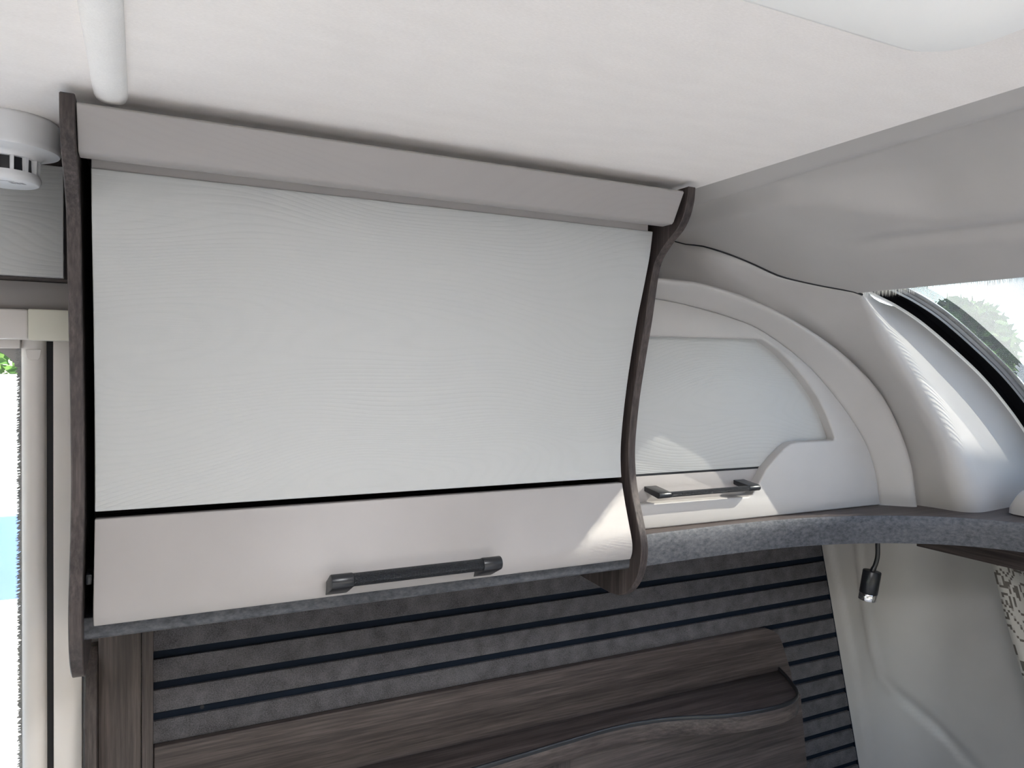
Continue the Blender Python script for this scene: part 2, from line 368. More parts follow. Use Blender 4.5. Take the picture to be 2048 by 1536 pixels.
# hangs on the door as thing > door > handle; its pieces are joined below the third level
def handle_joined(parent, label, **k):
    tmp = bpy.data.objects.new('tmp', None); C.objects.link(tmp); tmp.parent = None
    h = handle(tmp, **k)
    kids = [h] + list(h.children); off = world_loc(parent); mats = []; V = []; F = []; MI = []; UV = []; SM = []
    for q in kids:
        b = world_loc(q); k0 = len(V); V += [tuple(w.co+b-off) for w in q.data.vertices]
        mi = len(mats); mats.append(q.data.materials[0]); ul = q.data.uv_layers.active
        for p in q.data.polygons:
            F.append([i+k0 for i in p.vertices]); MI.append(mi); SM.append(True)
            for li in p.loop_indices: UV.append(tuple(ul.data[li].uv) if ul else (0, 0))
    me = bpy.data.meshes.new('handle'); me.from_pydata(V, [], F)
    for m in mats: me.materials.append(m)
    u = me.uv_layers.new(name='UVMap')
    for i, q in enumerate(UV): u.data[i].uv = q
    for p, mi in zip(me.polygons, MI): p.material_index = mi; p.use_smooth = True
    me.set_sharp_from_angle(angle=math.radians(40))
    for q in kids + [tmp]: bpy.data.objects.remove(q)
    o = bpy.data.objects.new('handle', me); C.objects.link(o); o.parent = parent; o['label'] = label; return o
handle_joined(door, 'black bar handle with knurled grip', x0=0.2505, x1=0.5275, leg=0.033, by=1.0935, bz=1.2785, r=0.0098, ey=1.133, ez=1.256)
# board that closes the cupboard at the bottom
v, f = prism([(1.150, 1.226), (1.153, 1.221), (1.418, 1.221), (1.418, 1.2525), (1.150, 1.2525), (1.1495, 1.25)], 'x', XL1-0.001, XR0+0.001)
tag(link('bottom_board', v, f, 'graphite', cup, bev=0.001, seg=1), 'graphite grey bottom board')
# hinge stay seen in the gap at the left of the door
box('hinge_stay', -0.066, -0.058, 1.145, 1.20, 1.298, 1.312, 'black', cup, bev=0.002)

# ------------------------------------------------------------------ corner shelf that carries on to the right
EDGE = [(0.842, 1.150), (0.95, 1.1545), (1.064, 1.157), (1.17, 1.155), (1.266, 1.146), (1.36, 1.128), (1.444, 1.101), (1.52, 1.066), (1.586, 1.022), (1.635, 0.970), (1.667, 0.916), (1.70, 0.82), (1.715, 0.70), (1.72, 0.5), (1.72, -0.88)]
es = spline([(a, b, 0) for a, b in EDGE], 90)
shelf = thing('corner_shelf', (1.5, 1.2, 1.221), 'curved dark corner shelf with graphite edge beside the cupboard', 'shelf')
def nrm2(i, P):
    t = (P[min(i+1, len(P)-1)]-P[max(i-1, 0)]).normalized(); return Vector((-t.y, t.x, 0))
inner = [p+nrm2(i, es)*0.004 for i, p in enumerate(es)]
poly = [(p.x, p.y) for p in inner] + [(2.15, -0.88), (2.15, 1.418), (0.842, 1.418)]
v, f = prism(poly, 'z', 1.224, 1.2812); link('shelf_board', v, f, 'wood_x', shelf)
rows = []
for off, z in ((0.006, 1.2815), (0.0, 1.2832), (-0.0012, 1.282), (-0.0022, 1.256), (-0.0006, 1.250), (0.0004, 1.226), (0.0015, 1.2215), (0.006, 1.2212)):
    rows.append([p+nrm2(i, es)*off+Vector((0, 0, z)) for i, p in enumerate(es)])
tag(loft('edge_band', rows, 'graphite', shelf, angle=70), 'mottled graphite edge band')
box('apron', 1.748, 1.768, -0.88, 1.215, 1.161, 1.2245, 'wood_y', shelf)

# ------------------------------------------------------------------ arched corner locker beside the cupboard
loc = thing('corner_locker', (1.2, 1.2, 1.283), 'pale arched locker surround with white door on the corner shelf', 'locker')
A = [(0.843, 1.764), (0.90, 1.764), (0.995, 1.759), (1.129, 1.731), (1.263, 1.684), (1.384, 1.626), (1.495, 1.549), (1.564, 1.465), (1.609, 1.381), (1.634, 1.2815)]
I = [(0.843, 1.740), (0.906, 1.737), (0.989, 1.728), (1.092, 1.710), (1.19, 1.683), (1.32, 1.616), (1.42, 1.538), (1.503, 1.455), (1.553, 1.375), (1.578, 1.2815)]
NA = 64
As = spline([(a, 0, b) for a, b in A], NA); Is = spline([(a, 0, b) for a, b in I], NA)
def outn(i):
    t = (As[min(i+1, NA-1)]-As[max(i-1, 0)]).normalized(); return Vector((-t.z, 0, t.x))
YC = 1.19
OPEN = [(0.843, 1.662), (1.17, 1.665), (1.189, 1.664), (1.206, 1.657), (1.236, 1.642), (1.281, 1.611), (1.321, 1.578), (1.357, 1.542), (1.386, 1.503), (1.407, 1.466), (1.419, 1.444),
        (1.414, 1.4405), (1.300, 1.4405), (1.281, 1.438), (1.262, 1.428), (1.236, 1.409), (1.210, 1.386), (1.184, 1.350), (1.172, 1.333), (1.158, 1.329), (0.843, 1.333)]
poly = [(0.843, 1.2815)] + [(p.x, p.z) for p in reversed(Is)] + OPEN
v, f = prism(poly, 'y', YC, YC+0.045)
link('surround', v, f, 'plastic', loc, bev=0.004, seg=3, angle=60)
rows = []
for u, y in ((0, YC+0.012), (0, YC+0.001), (0.10, YC-0.0035), (0.22, YC-0.012), (0.5, YC-0.029), (0.78, YC-0.0445), (0.92, YC-0.050)):
    rows.append([Is[i].lerp(As[i], u)+Vector((0, y, 0)) for i in range(NA)])
for off, y in ((0.001, YC-0.0515), (0.005, YC-0.050), (0.0075, YC-0.045), (0.008, YC-0.005), (0.008, YC+0.03)):
    rows.append([As[i]+outn(i)*off+Vector((0, y, 0)) for i in range(NA)])
link_arch = loft('arch_rib', rows, 'plastic', loc, angle=70)
# locker door
ld = box('door', 0.843, 1.45, 1.214, 1.226, 1.388, 1.70, 'white', loc, bev=0.001)
tag(ld, 'small white wood-grain locker door with beige foot strip')
tag(box('lower_strip', 0.843, 1.30, 1.2135, 1.226, 1.315, 1.3835, 'beige', ld, bev=0.001), 'smooth beige strip')
box('inlay', 0.843, 1.30, 1.2150, 1.226, 1.383, 1.389, 'black', ld, bev=0)
handle_joined(ld, 'black bar handle with knurled grip', x0=0.9035, x1=1.168, leg=0.030, by=1.170, bz=1.3515, r=0.0056, ey=1.2155, ez=1.3585)

# ------------------------------------------------------------------ corner pillar trim, front ceiling panel, front window
SEAM = [(0.878, 1.35, 1.918), (0.95, 1.30, 1.889), (1.017, 1.248, 1.862), (1.035, 1.214, 1.855), (1.074, 1.183, 1.839), (1.122, 1.162, 1.820), (1.178, 1.145, 1.797), (1.205, 1.125, 1.787), (1.24, 1.085, 1.773), (1.268, 1.047, 1.762), (1.287, 1.030, 1.755)]
RIDGE = [(1.31, 1.030, 1.742), (1.352, 1.03, 1.703), (1.40, 1.03, 1.653), (1.498, 1.03, 1.542), (1.586, 1.03, 1.440), (1.642, 1.03, 1.360), (1.684, 1.03, 1.279)]
SEALP = [(1.30, 1.792), (1.345, 1.777), (1.389, 1.762), (1.462, 1.741), (1.546, 1.709), (1.653, 1.656), (1.768, 1.592), (1.869, 1.522), (1.95, 1.455), (2.02, 1.385), (2.075, 1.310), (2.09, 1.284)]
Rs = spline(SEAM+RIDGE, NA); Ss = spline([(a, 1.08, b) for a, b in SEALP], NA)
kc = min(range(NA), key=lambda i: (Rs[i]-Vector((1.287, 1.03, 1.755))).length)
A0 = [As[i]+outn(i)*0.0125+Vector((0, 1.178, 0)) for i in range(NA)]
sb = spline([(a, 1.08, b) for a, b in SEALP], NA-kc)
rows = [[] for _ in range(21)]
for i in range(NA):
    a = A0[i]; r = Rs[i]
    w = min(1, max(0, (i-kc)/6)); s = (r+Vector((0.01, 0.004, 0.02))).lerp(sb[max(0, i-kc)], w)
    if i < kc: s = r+Vector((0.006, 0.004, 0.014))
    d1 = (r-a).length; d2 = (s-r).length; ra = min(0.045, d1*0.3)*(0.25+0.75*w); rb = min(0.06, d2*0.4)
    pa = r+(a-r)*(ra/max(d1, 1e-6)); pb = r+(s-r)*(rb/max(d2, 1e-6))
    pts = [As[i]+outn(i)*0.0075+Vector((0, 1.205, 0))]
    for k in range(8):                                   # hollow of the trim, from the arch towards the ridge
        t = k/8; q = a.lerp(pa, t); sag = 0.010*math.sin(PI*t)
        pts.append(q+Vector((0.6*sag, 0.8*sag, 0.0)))
    for k in range(9):
        t = k/8; pts.append(pa*(1-t)**2+r*2*t*(1-t)+pb*t*t)
    for k in range(1, 4): pts.append(pb.lerp(s, k/3))
    if i == NA-1:
        for q in pts: q.z = 1.279
    for k, q in enumerate(pts): rows[k].append(q)
tag(loft('trim_2', rows, 'plastic', angle=80), 'pale moulded corner pillar trim between locker arch and front window', 'trim', kind='structure')

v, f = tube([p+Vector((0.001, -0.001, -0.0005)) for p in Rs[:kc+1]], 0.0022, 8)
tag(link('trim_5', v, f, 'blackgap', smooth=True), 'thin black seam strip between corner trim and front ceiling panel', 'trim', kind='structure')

# front ceiling panel: grey moulding sloping from the ceiling down to the window head
nu, nv = 90, 150
XA, ZA, XB, ZB = 0.877, CEIL+0.0005, 1.283, 1.7555
def sm(a, b, x):
    t = min(1, max(0, (x-a)/(b-a))); return t*t*(3-2*t)
v = []
for j in range(nv):
    y = 1.38-(1.38+0.88)*j/(nv-1)
    for i in range(nu):
        u = i/(nu-1); x = XA+(XB-XA)*u; z = ZA+(ZB-ZA)*u
        w = sm(0.95, 0.70, y); x1 = 0.936+0.068*w; x2 = 0.978+0.130*w
        h = (0.017+0.026*w)*sm(0.915-0.012*w, 0.934+0.03*w, x)*(1-sm(x1, x2, x))                    # ledge and wide recess
        h += 0.011*sm(0.97, 0.78, y)*math.exp(-((x-(1.128+0.02*sm(0.9, 0.6, y)))/0.018)**2)         # shallow furrow
        v.append((x+h*0.33, y, z+h*0.94))
v += [(XB+0.006, 1.38-(1.38+0.88)*j/(nv-1), ZB+0.0015) for j in range(nv)] + [(XB+0.008, 1.38-(1.38+0.88)*j/(nv-1), ZB+0.030) for j in range(nv)]
f = grid_faces(nv, nu); b0 = nv*nu
f += [(j*nu+nu-1, b0+j, b0+j+1, (j+1)*nu+nu-1) for j in range(nv-1)] + [(b0+j, b0+nv+j, b0+nv+j+1, b0+j+1) for j in range(nv-1)]
tag(link('trim_3', v, f, 'plastic', smooth=True, angle=50), 'grey moulded front ceiling panel sloping down to the window', 'trim', kind='structure')
# roof skin above the front panel
v, f = prism([(0.878, 2.03), (0.878, 1.995), (1.265, 1.865), (1.290, 1.800), (1.296, 1.800), (1.296, 2.03)], 'y', -0.9, 1.45)
tag(link('wall_front_roof', v, f, 'wall'), 'pale roof edge above the front window', 'roof', kind='structure')

win = thing('window_1', (1.7, 0.1, 1.284), 'curved front window with black gasket and insect screen', 'window', kind='structure')
def sweep(name, y0, y1, off0, off1, mat, thick=0.0, uv=False, ny=2, n=70, src=SEALP):
    P = spline([(a, 0, b) for a, b in src], n); rows = []; uvs = []; L = 0
    for i in range(n):
        t = (P[min(i+1, n-1)]-P[max(i-1, 0)]).normalized(); nn = Vector((-t.z, 0, t.x))
        if i: L += (P[i]-P[i-1]).length
        row = []
        for k in range(ny):
            w = k/(ny-1); y = y0+(y1-y0)*w; row.append(P[i]+nn*(off0+(off1-off0)*w)+Vector((0, y, 0))); uvs.append((L, y))
        rows.append(row)
    return loft(name, rows, mat, win, uvs=uvs if uv else None, thick=thick)
def channel(name, prof, mat, n=70):
    P = spline([(a, 0, b) for a, b in SEALP], n); rows = []
    for off, y in prof:
        r = []
        for i in range(n):
            t = (P[min(i+1, n-1)]-P[max(i-1, 0)]).normalized(); r.append(P[i]+Vector((-t.z, 0, t.x))*off+Vector((0, y, 0)))
        rows.append(r)
    return loft(name, rows, mat, win, angle=50)
channel('rim', [(-0.003, 1.079), (-0.001, 1.0765), (0.003, 1.0765), (0.003, 1.084)], 'whitebrush')
channel('gasket', [(0.0, 1.083), (0.030, 1.090), (0.034, 1.060), (0.022, 1.048), (0.010, 1.040), (0.006, 1.035), (0.012, 1.031)], 'blackgap')
channel('gasket_lip', [(0.008, 1.0365), (0.004, 1.0355), (0.004, 1.0335), (0.008, 1.0325)], 'metal')
channel('screen_rail', [(0.020, 1.034), (0.009, 1.0325), (0.010, 1.022), (0.012, 1.019), (0.020, 1.019)], 'metal')
sweep('brush', 1.020, 1.011, 0.011, 0.011, 'brush', 0.004)
sweep('folded_screen', 1.012, 0.978, 0.016, 0.016, 'screen_fold', 0.0, True)
sweep('insect_screen', 0.979, -0.86, 0.016, 0.016, 'screen', 0.0, True, 30)
sweep('pane', 1.09, -0.88, 0.06, 0.06, 'glass', 0.004)
# head of the window: dark channel and the white brush that closes against the blind
box('head_channel', 1.290, 1.300, -0.86, 1.06, 1.774, 1.80, 'blackgap', win, bev=0)
box('head_rail', 1.2915, 1.2975, -0.86, 1.055, 1.759, 1.775, 'metal', win, bev=0.001)
v = []; f = []
for i in range(2600):
    y = -0.86+1.905*i/2600; l = 0.024+random.random()*0.006; x = 1.300+random.uniform(-0.002, 0.002); dx = random.uniform(-0.002, 0.002); k = len(v)
    v += [(x, y-0.0006, 1.773), (x, y+0.0006, 1.773), (x+0.0009, y, 1.773), (x+dx, y+random.uniform(-0.001, 0.001), 1.773-l)]; f += [(k, k+1, k+3), (k+1, k+2, k+3), (k+2, k, k+3)]
tag(link('head_brush', v, f, 'whitebrush', win), 'white fuzzy brush strip', kind='stuff')
# window sill moulding on the shelf
SILL = [(1.745, 1.284), (1.747, 1.325), (1.757, 1.348), (1.79, 1.366), (1.86, 1.376), (2.02, 1.372), (2.09, 1.284)]
rows = []
for y, s, dx in ((1.005, 0.02, 0.03), (1.0, 0.35, 0.012), (0.985, 0.66, 0.002), (0.955, 0.88, -0.001), (0.90, 1.0, -0.002), (0.80, 1.03, -0.002), (-0.86, 1.03, -0.002)):
    rows.append([Vector((p.x+dx, y, 1.284+(p.z-1.284)*s)) for p in spline([(a, 0, b) for a, b in SILL], 30)])
tag(loft('trim_4', rows, 'plastic', angle=70), 'pale rounded sill moulding below the front window', 'trim', kind='structure')

# ------------------------------------------------------------------ lower corner and front wall below the shelf
XF = 1.985; CR = 0.16
sec = []                                               # plan of the corner: along the side wall, round the corner, along the front
for k in range(40): sec.append((Vector((1.50+(XF-CR-1.50)*k/40, YW)), Vector((0, -1))))
for k in range(30):
    a = PI/2*k/30; sec.append((Vector((XF-CR+CR*math.sin(a), YW-CR+CR*math.cos(a))), Vector((-math.sin(a), -math.cos(a)))))
for k in range(60): sec.append((Vector((XF, YW-CR-2.1*(k/59)**1.3)), Vector((-1, 0))))
S = [0]
for a, b in zip(sec, sec[1:]): S.append(S[-1]+(b[0]-a[0]).length)
def segd(px, pz, a, b):
    ab = (b[0]-a[0], b[1]-a[1]); t = max(0, min(1, ((px-a[0])*ab[0]+(pz-a[1])*ab[1])/(ab[0]**2+ab[1]**2))); dx, dz = px-a[0]-ab[0]*t, pz-a[1]-ab[1]*t
    side = ab[0]*(pz-a[1])-ab[1]*(px-a[0]); return math.hypot(dx, dz), side
CREASE = [(0.165, 1.16), (0.185, 1.097), (0.252, 0.896), (0.318, 0.673), (0.385, 0.42)]
GROOVE = [(0.275, 1.20), (0.297, 1.06), (0.325, 0.93), (0.36, 0.80), (0.385, 0.735), (0.42, 0.695), (0.50, 0.64), (0.62, 0.565), (0.85, 0.42)]
nz = 130; zs = [0.0+1.2215*k/(nz-1) for k in range(nz)]
v = []
for z in zs:
    cx = None
    for a, b in zip(CREASE, CREASE[1:]):
        if b[1] <= z <= a[1]: cx = a[0]+(b[0]-a[0])*(a[1]-z)/(a[1]-b[1])
    cx = cx if cx is not None else (0.165 if z > 1.1 else 0.4)
    for (p, n), s in zip(sec, S):
        h = -0.004+0.010*sm(cx-0.006, cx+0.012, s)
        dd = min((segd(s, z, a, b) for a, b in zip(GROOVE, GROOVE[1:])), key=lambda q: q[0])
        if dd[1] > 0 or dd[0] < 0.016: h += 0.0
        h -= 0.008*(1-sm(0.006, 0.020, dd[0]))
        v.append((p.x+n.x*h, p.y+n.y*h, z))
tag(link('wall_corner', v, grid_faces(nz, len(sec)), 'plastic', smooth=True, angle=60), 'grey moulded corner wall below the shelf', 'wall', kind='structure')

# ------------------------------------------------------------------ felt slat panel below the cupboard
fp = thing('felt_slat_panel', (0.85, 1.41, 0.3), 'dark grey felt wall panel with black grooves below the cupboard', 'wall panel')
def xr(z): return 1.632+(1.122-z)*(0.168/0.637)
ZG = [1.103-0.0535*k for k in range(16)]               # top of each groove
v, f = prism([(0.005, 1.2205), (0.005, 0.24), (xr(0.24)+0.0005, 0.24), (xr(1.2205)+0.0005, 1.2205)], 'y', 1.411, 1.419); link('backing', v, f, 'groove', fp)
tops = [1.2205] + [z-0.0145 for z in ZG]; bots = ZG + [0.24]
for a, b in zip(tops, bots):
    if a-b < 0.002: continue
    v, f = prism([(0.006, a), (0.006, b), (xr(b), b), (xr(a), a)], 'y', 1.4045, 1.412); link('felt_strip', v, f, 'felt', fp, bev=0.0008, seg=1)
v, f = tube([(0.098, 1.4095, ZG[2]-0.006), (0.098, 1.4115, ZG[2]-0.006)], 0.0035, 12); link('screw', v, f, 'blackgap', fp)
v, f = prism([(xr(1.2205), 1.2205), (xr(0.24), 0.24), (xr(0.24)+0.0025, 0.24), (xr(1.2205)+0.0025, 1.2205)], 'y', 1.4048, 1.419); link('edge_trim', v, f, 'groove', fp)

# ------------------------------------------------------------------ wooden column and partition at the left end
col = thing('wooden_column', (-0.02, 1.40, 0.0), 'dark wood upright column below the left end of the cupboard', 'column')
box('board', -0.062, 0.0015, 1.392, 1.418, 0.0, 1.2205, 'wood_z', col, bev=0.001)
box('cover_strip', 0.002, 0.020, 1.386, 1.418, 0.0, 1.2205, 'wood_z', col, bev=0.002)
pp = [(1.418, 1.130), (1.402, 1.128), (1.385, 1.112), (1.371, 1.085), (1.362, 1.05), (1.356, 1.0), (1.352, 0.93), (1.350, 0.85), (1.350, 0.0), (1.418, 0.0)]
v, f = prism(pp, 'x', -0.080, -0.0625); tag(link('partition_panel', v, f, 'wood_z', bev=0.001, seg=1), 'narrow dark wood partition with rounded shoulder beside the window', 'partition')

# ------------------------------------------------------------------ wooden headboard ledge on the felt panel
lu = thing('wooden_ledge_unit', (0.8, 1.33, 0.3), 'dark wood headboard with wavy ledge mounted on the felt panel', 'headboard')
bb = [(0.021, 0.943), (1.408, 0.943), (1.432, 0.940), (1.452, 0.931), (1.468, 0.918), (1.478, 0.902), (1.512, 0.820), (1.57, 0.56), (1.63, 0.30), (0.021, 0.30)]
v, f = prism(bb, 'y', 1.390, 1.4046); link('backboard', v, f, 'wood_x', lu, bev=0.001, seg=1)
LE = [(0.021, 1.262), (0.30, 1.270), (0.58, 1.2815), (0.78, 1.296), (0.908, 1.303), (1.009, 1.293), (1.081, 1.2745), (1.145, 1.251), (1.221, 1.2345), (1.31, 1.2295), (1.366, 1.240), (1.402, 1.263), (1.43, 1.305), (1.455, 1.350), (1.473, 1.391)]
ls = spline([(a, b, 0) for a, b in LE], 80)
v, f = prism([(p.x, p.y) for p in ls] + [(0.021, 1.391)], 'z', 0.792, 0.828); ledge = link('ledge', v, f, 'wood_x', lu, bev=0.001, seg=1, angle=50)
rows = []
for off, z in ((0.0005, 0.826), (-0.0006, 0.832), (0.0005, 0.8355), (0.003, 0.8365), (0.005, 0.8355), (0.006, 0.826)):
    rows.append([p+nrm2(i, ls)*off+Vector((0, 0, z)) for i, p in enumerate(ls)])
tag(loft('rim', rows, 'black', ledge, angle=80), 'thin raised black rim')
v, f = prism([(0.80, 0.793), (1.47, 0.793), (1.545, 0.30), (0.80, 0.30)], 'y', 1.318, 1.391); link('lower_front', v, f, 'wood_x', lu, bev=0.001, seg=1)
box('divider', 0.62, 0.80, 1.310, 1.391, 0.30, 0.793, 'wood_z', lu, bev=0.001)
box('lower_front', 0.021, 0.62, 1.318, 1.391, 0.30, 0.793, 'wood_x', lu, bev=0.001)

# ------------------------------------------------------------------ unseen mattress below the ledge, added so its pale cover bounces light up
bd = thing('bounce_bed', (0.06, 0.27, 0.0), 'unseen pale mattress added below the headboard to bounce light up', 'bounce_bed')
box('base', -1.55, 1.68, -0.72, 1.26, 0.0, 0.28, 'wood_x', bd, bev=0.004)
box('mattress', -1.57, 1.70, -0.74, 1.28, 0.28, 0.45, 'cover', bd, bev=0.03, seg=4)

# ------------------------------------------------------------------ reading lamp under the corner shelf
lamp = thing('reading_lamp', (1.585, 1.205, 1.215), 'small black reading lamp hanging on a flexible neck under the corner shelf', 'lamp')
v, f = lathe(1.588, 1.205, [(0.016, 1.2213), (0.016, 1.214), (0.012, 1.211)], 24); link('mount', v, f, 'black', lamp, bev=0.0005)
top = Vector((1.578, 1.209, 1.117)); ax = Vector((-0.0065, 0.0035, -0.050)).normalized()
path = spline([(1.588, 1.205, 1.216), (1.589, 1.204, 1.18), (1.5895, 1.204, 1.155), (1.586, 1.206, 1.135), tuple(top)], 24)
v, f = tube(path, [0.0054]*21+[0.0062]*3, 14); link('flexible_neck', v, f, 'black', lamp, smooth=True, angle=60)
def seg(a, b, r0, r1, mat, name, parent):
    v, f = tube([top+ax*a, top+ax*(a+0.0012), top+ax*(b-0.0012), top+ax*b], [r0-0.001, r0, r1, r1-0.001], 32); return link(name, v, f, mat, parent, smooth=True, angle=50)
head = seg(-0.002, 0.053, 0.0208, 0.0208, 'black', 'lamp_head', lamp)
seg(0.0525, 0.070, 0.0203, 0.0203, 'chrome', 'chrome_ring', head)

# ------------------------------------------------------------------ patterned curtain beside the front wall
n, mz = 90, 40; v = []; uv = []
for j in range(mz):
    z = 1.185-1.0*j/(mz-1); ye = 1.092-0.28*(1.185-z)-0.05*max(0, 1.0-z); ys = -0.35
    for i in range(n):
        t = i/(n-1); y = ye+(ys-ye)*t; fold = 0.011*math.sin(t*75+0.5*math.sin(z*5))*(0.4+0.6*min(1, t*12)); x = 1.835+0.02*(1.185-z)+fold
        v.append((x, y, z)); uv.append((t*1.75, z))
cu = link('curtain', v, grid_faces(mz, n), 'curtain', smooth=True, uvs=uv); md = cu.modifiers.new('cloth', 'SOLIDIFY'); md.thickness = 0.0018
tag(cu, 'pale curtain with dark stepped pattern hanging below the corner shelf', 'curtain')

# ------------------------------------------------------------------ left: second cupboard, window with blind cassette
lc = thing('side_cupboard', (-0.6, 1.33, 1.72), 'pale wood-grain overhead cupboard behind the smoke detector', 'cupboard')
tag(box('door', -1.1, -0.1035, 1.300, 1.316, 1.7235, 1.888, 'white', lc, bev=0.0012), 'pale wood-grain door')
box('body', -1.12, -0.086, 1.318, 1.418, 1.7225, 1.905, 'wood_z', lc, bev=0)
box('fascia_board', -1.12, -0.0855, 1.372, 1.418, 1.6785, 1.722, 'fascia', lc)
w2 = thing('window_2', (-0.6, 1.40, 0.8), 'side window with ivory frame and blind cassette beside the cupboard', 'window', kind='structure')
box('blind_cassette', -1.12, -0.1545, 1.352, 1.418, 1.6315, 1.6775, 'frame', w2, bev=0.003, seg=3)
tag(box('end_cap', -0.1543, -0.0855, 1.350, 1.418, 1.6305, 1.6783, 'capping', w2, bev=0.002), 'yellowish end cap')
# frame upright of soft profile, black strip painted as the shade of the gap, outer strip
v, f = prism([(-0.1695, 1.405), (-0.1675, 1.400), (-0.160, 1.3955), (-0.150, 1.394), (-0.141, 1.396), (-0.1375, 1.400), (-0.135, 1.418), (-0.1695, 1.418)], 'z', 0.80, 1.632); link('upright', v, f, 'frame', w2, smooth=True, angle=50)
box('slot_shade', -0.137, -0.124, 1.412, 1.4185, 0.80, 1.632, 'blackgap', w2, bev=0)
box('outer_strip', -0.1258, -0.0855, 1.398, 1.419, 0.40, 1.632, 'frame', w2, bev=0.002)
v, f = prism([(-0.163, 1.616), (-0.141, 1.617), (-0.143, 1.604), (-0.146, 1.600), (-0.158, 1.600), (-0.161, 1.604)], 'y', 1.3932, 1.397); link('guide_cap', v, f, 'frame', w2, bev=0.0005, seg=1)
v = []; f = []
for i in range(420):
    z = 0.80+0.83*i/420
    for q in range(2):
        k = len(v); l = 0.007+random.random()*0.003; dz = random.uniform(-0.004, 0.004); y = 1.405+0.008*q
        v += [(-0.169, y, z), (-0.169, y+0.003, z+0.0025), (-0.169, y, z+0.004), (-0.169-l, y+0.001, z+dz)]; f += [(k, k+1, k+3), (k+1, k+2, k+3), (k, k+3, k+2)]
tag(link('brush_strip', v, f, 'brush', w2), 'grey brush strip', kind='stuff')
box('head_bar', -1.12, -0.170, 1.392, 1.416, 1.618, 1.632, 'frame', w2, bev=0.001)
ar = []                                                # rounded top corner of the window opening
for k in range(13): a = PI/2*k/12; ar.append((-0.29+0.12*math.cos(a), 1.563+0.075*math.sin(a)))
v, f = prism(ar + [(-1.10, 1.638), (-1.10, 1.655), (-0.1695, 1.655)], 'y', 1.425, 1.44); link('outer_frame', v, f, 'fascia', w2)
box('pane', -1.15, -0.136, 1.455, 1.459, 0.80, 1.66, 'glass', w2, bev=0)

# ------------------------------------------------------------------ smoke detector
DXc, DYc = -0.159, 1.195
DK = 1.034
def dv(vs): return [(DXc+(x-DXc)*DK, DYc+(y-DYc)*DK, CEIL-(1.908-z)*DK) for x, y, z in vs]
sd = thing('smoke_detector', (DXc, DYc, 1.826), 'round white smoke detector on the ceiling beside the cupboard', 'smoke detector')
v, f = lathe(DXc, DYc, [(0.050, 1.9085), (0.0555, 1.9085), (0.0555, 1.9055), (0.0575, 1.9055), (0.0580, 1.896), (0.0588, 1.874), (0.0590, 1.870), (0.0578, 1.8675), (0.052, 1.8655), (0.044, 1.8635), (0.0385, 1.861), (0.036, 1.857), (0.030, 1.857)], 72)
base = link('base', dv(v), f, 'detector', sd, smooth=True, angle=40)
v, f = lathe(DXc, DYc, [(0.0295, 1.858), (0.0295, 1.838)], 40); tag(link('sensor_core', dv(v), f, 'black', sd, smooth=True, angle=40), 'dark core')
for k in range(13):
    a = 2*PI*(k+0.30)/13; c, s = math.cos(a), math.sin(a); w = 0.0019; vv = []
    for r0, r1, z in ((0.029, 0.0362, 1.858), (0.030, 0.0352, 1.8375)):
        vv += [(DXc+r0*c-w*s, DYc+r0*s+w*c, z), (DXc+r0*c+w*s, DYc+r0*s-w*c, z), (DXc+r1*c+w*s, DYc+r1*s-w*c, z), (DXc+r1*c-w*s, DYc+r1*s+w*c, z)]
    link('vent_rib', dv(vv), [(0, 1, 2, 3), (4, 5, 6, 7), (0, 1, 5, 4), (1, 2, 6, 5), (2, 3, 7, 6), (3, 0, 4, 7)], 'detector', sd)
v, f = lathe(DXc, DYc, [(0.030, 1.840), (0.0352, 1.8395), (0.0372, 1.835), (0.0372, 1.8315), (0.0350, 1.8275), (0.033, 1.8265)], 60); cap = link('test_button', dv(v), f, 'detector', sd, smooth=True, angle=40)
for k in range(3):
    x = DXc+0.006+0.0056*k; y = DYc-0.008
    v, f = prism([(x, y), (x+0.0042, y), (x+0.0012, y-0.008), (x-0.003, y-0.008)], 'z', 1.8262, 1.8267); link('print_mark', dv(v), f, 'ink', cap)
v, f = boxg(DXc-0.006, DXc+0.010, DYc-0.0215, DYc-0.0203, 1.8262, 1.8267); link('print_mark', dv(v), f, 'ink', cap)

# ------------------------------------------------------------------ rooflight
def rrect(x0, x1, y0, y1, r, n=10):
    out = []
    for cx, cy, a0 in ((x1-r, y1-r, 0), (x0+r, y1-r, PI/2), (x0+r, y0+r, PI), (x1-r, y0+r, 1.5*PI)):
        for k in range(n+1): a = a0+PI/2*k/n; out.append((cx+r*math.cos(a), cy+r*math.sin(a)))
    return out
rl = thing('rooflight', (0.43, 0.21, 1.88), 'white rooflight frame with rounded corners set in the ceiling', 'rooflight')
rows = []
for g, z in ((0.0, CEIL+0.001), (0.0, CEIL-0.006), (-0.003, CEIL-0.012), (-0.012, CEIL-0.016), (-0.10, CEIL-0.019), (-0.106, CEIL-0.016), (-0.108, CEIL+0.04)):
    q = rrect(0.170-g, 0.705+g, -0.055-g, 0.480+g, max(0.02, 0.06+g)); rows.append([Vector((a, b, z)) for a, b in q])
nc = len(rows[0]); link('frame', [p for r in rows for p in r], grid_faces(len(rows), nc, True), 'rooflight', rl, smooth=True, angle=50)

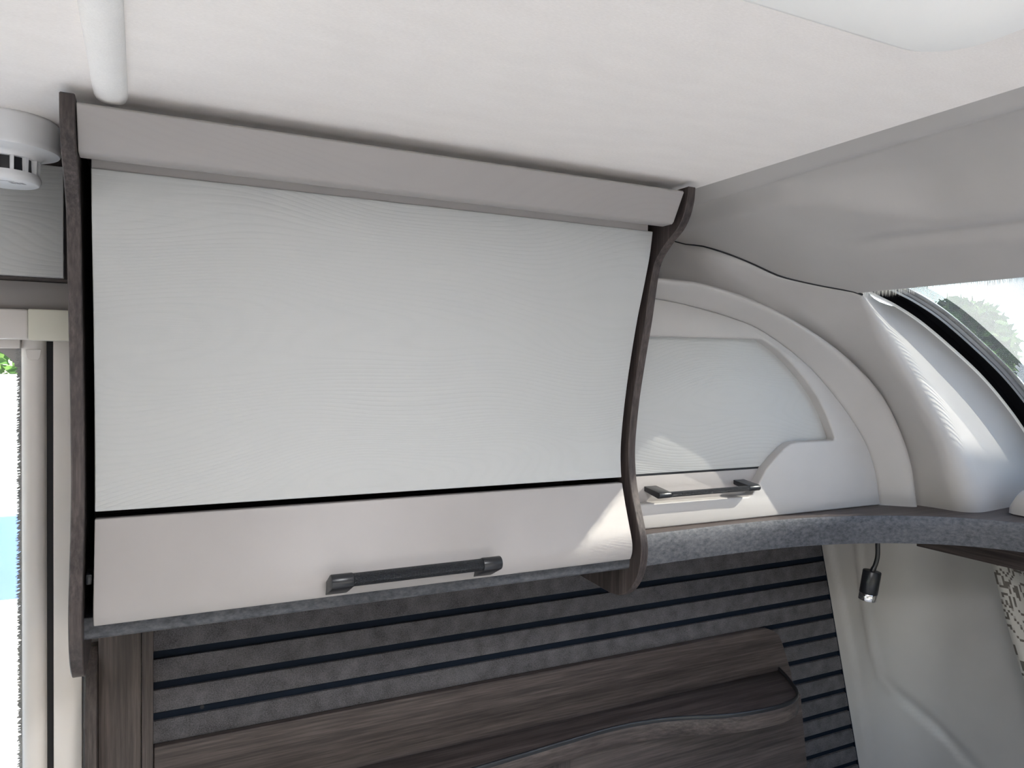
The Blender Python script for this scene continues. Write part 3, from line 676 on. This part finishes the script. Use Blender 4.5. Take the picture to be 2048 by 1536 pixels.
# ------------------------------------------------------------------ outside
o = box('ground', -14, 16, -12, 16, -0.65, -0.6, 'paving', bev=0); tag(o, 'pale gravel pitch around the caravan', 'ground', kind='structure')
o = box('boundary_wall', -4.5, -0.2, 6.0, 6.2, -0.6, 1.50, 'outwall', bev=0.02); tag(o, 'sunlit white boundary wall outside the side window', 'wall')
o = box('blue_board', -1.3, -0.6, 5.90, 5.96, -0.0, 0.56, 'blue', bev=0.01); tag(o, 'blue board leaning on the boundary wall', 'board')
def tree(name, c, rad, h, label, nl=2200):
    t = thing(name, (c[0], c[1], -0.6), label, 'tree')
    v, f = tube([(c[0], c[1], -0.6), (c[0]+0.05, c[1], 0.5), (c[0], c[1]+0.05, h)], [0.12, 0.09, 0.05], 10); link('trunk', v, f, 'bark', t, smooth=True)
    v = []; f = []
    for i in range(nl):
        d = Vector((random.gauss(0, 1), random.gauss(0, 1), random.gauss(0, 1))).normalized()*rad*(random.random()**0.22)
        p = Vector((c[0], c[1], h))+Vector((d.x, d.y, d.z*1.1)); a = Vector((random.gauss(0, 1), random.gauss(0, 1), random.gauss(0, 1))).normalized(); b = a.orthogonal().normalized(); s = 0.06+0.06*random.random(); k = len(v)
        v += [p-a*s, p+b*s*0.5, p+a*s, p-b*s*0.5]; f.append((k, k+1, k+2, k+3))
    tag(link('crown', v, f, 'leaf', t), kind='stuff')
tree('leafy_tree', (-1.0, 8.2), 1.3, 2.1, 'green leafy tree behind the white boundary wall')
tree('hedge_tree', (8.0, 5.2), 0.6, 1.75, 'green tree outside the front window')
ch = thing('sun_blocker', (7.3, -3.0, -0.6), 'added A-frame sun blocker, out of view beside the caravan', 'house')
g1 = Vector((0.4472, 0.8944, 0)); gd = Vector((0.8944, -0.4472, 0)); gp = Vector((6.076, -1.458, 5.345))  # added out of view; the sloping edge is set to keep sun off the ledge
tri = [gp+g1*(-0.163)+Vector((0, 0, 0.2235)), gp+g1*4.267+Vector((0, 0, -5.85)), gp+g1*(-4.593)+Vector((0, 0, -5.85))]
v = tri + [p+gd*5 for p in tri]
link('blocker_front', v, [(0, 1, 2), (3, 5, 4), (1, 4, 5, 2)], 'house', ch)
for a, b, nn in ((0, 1, g1), (0, 2, -g1)):
    q = [v[a], v[b], v[b+3], v[a+3]]; w = nn*0.015
    link('blocker_slope', q+[p+w for p in q], [(0, 1, 2, 3), (4, 7, 6, 5), (0, 4, 5, 1), (1, 5, 6, 2), (2, 6, 7, 3), (3, 7, 4, 0)], 'bark', ch)
hs = thing('neighbour_house', (14.0, 5.4, -0.6), 'sand coloured house beyond the front window', 'house')
box('house_wall', 12.0, 16.0, 3.5, 7.3, -0.6, 3.6, 'house', hs, bev=0)
v, f = prism([(11.8, 3.58), (16.2, 3.58), (14.0, 5.1)], 'y', 3.3, 7.5); link('roof', v, f, 'house', hs)
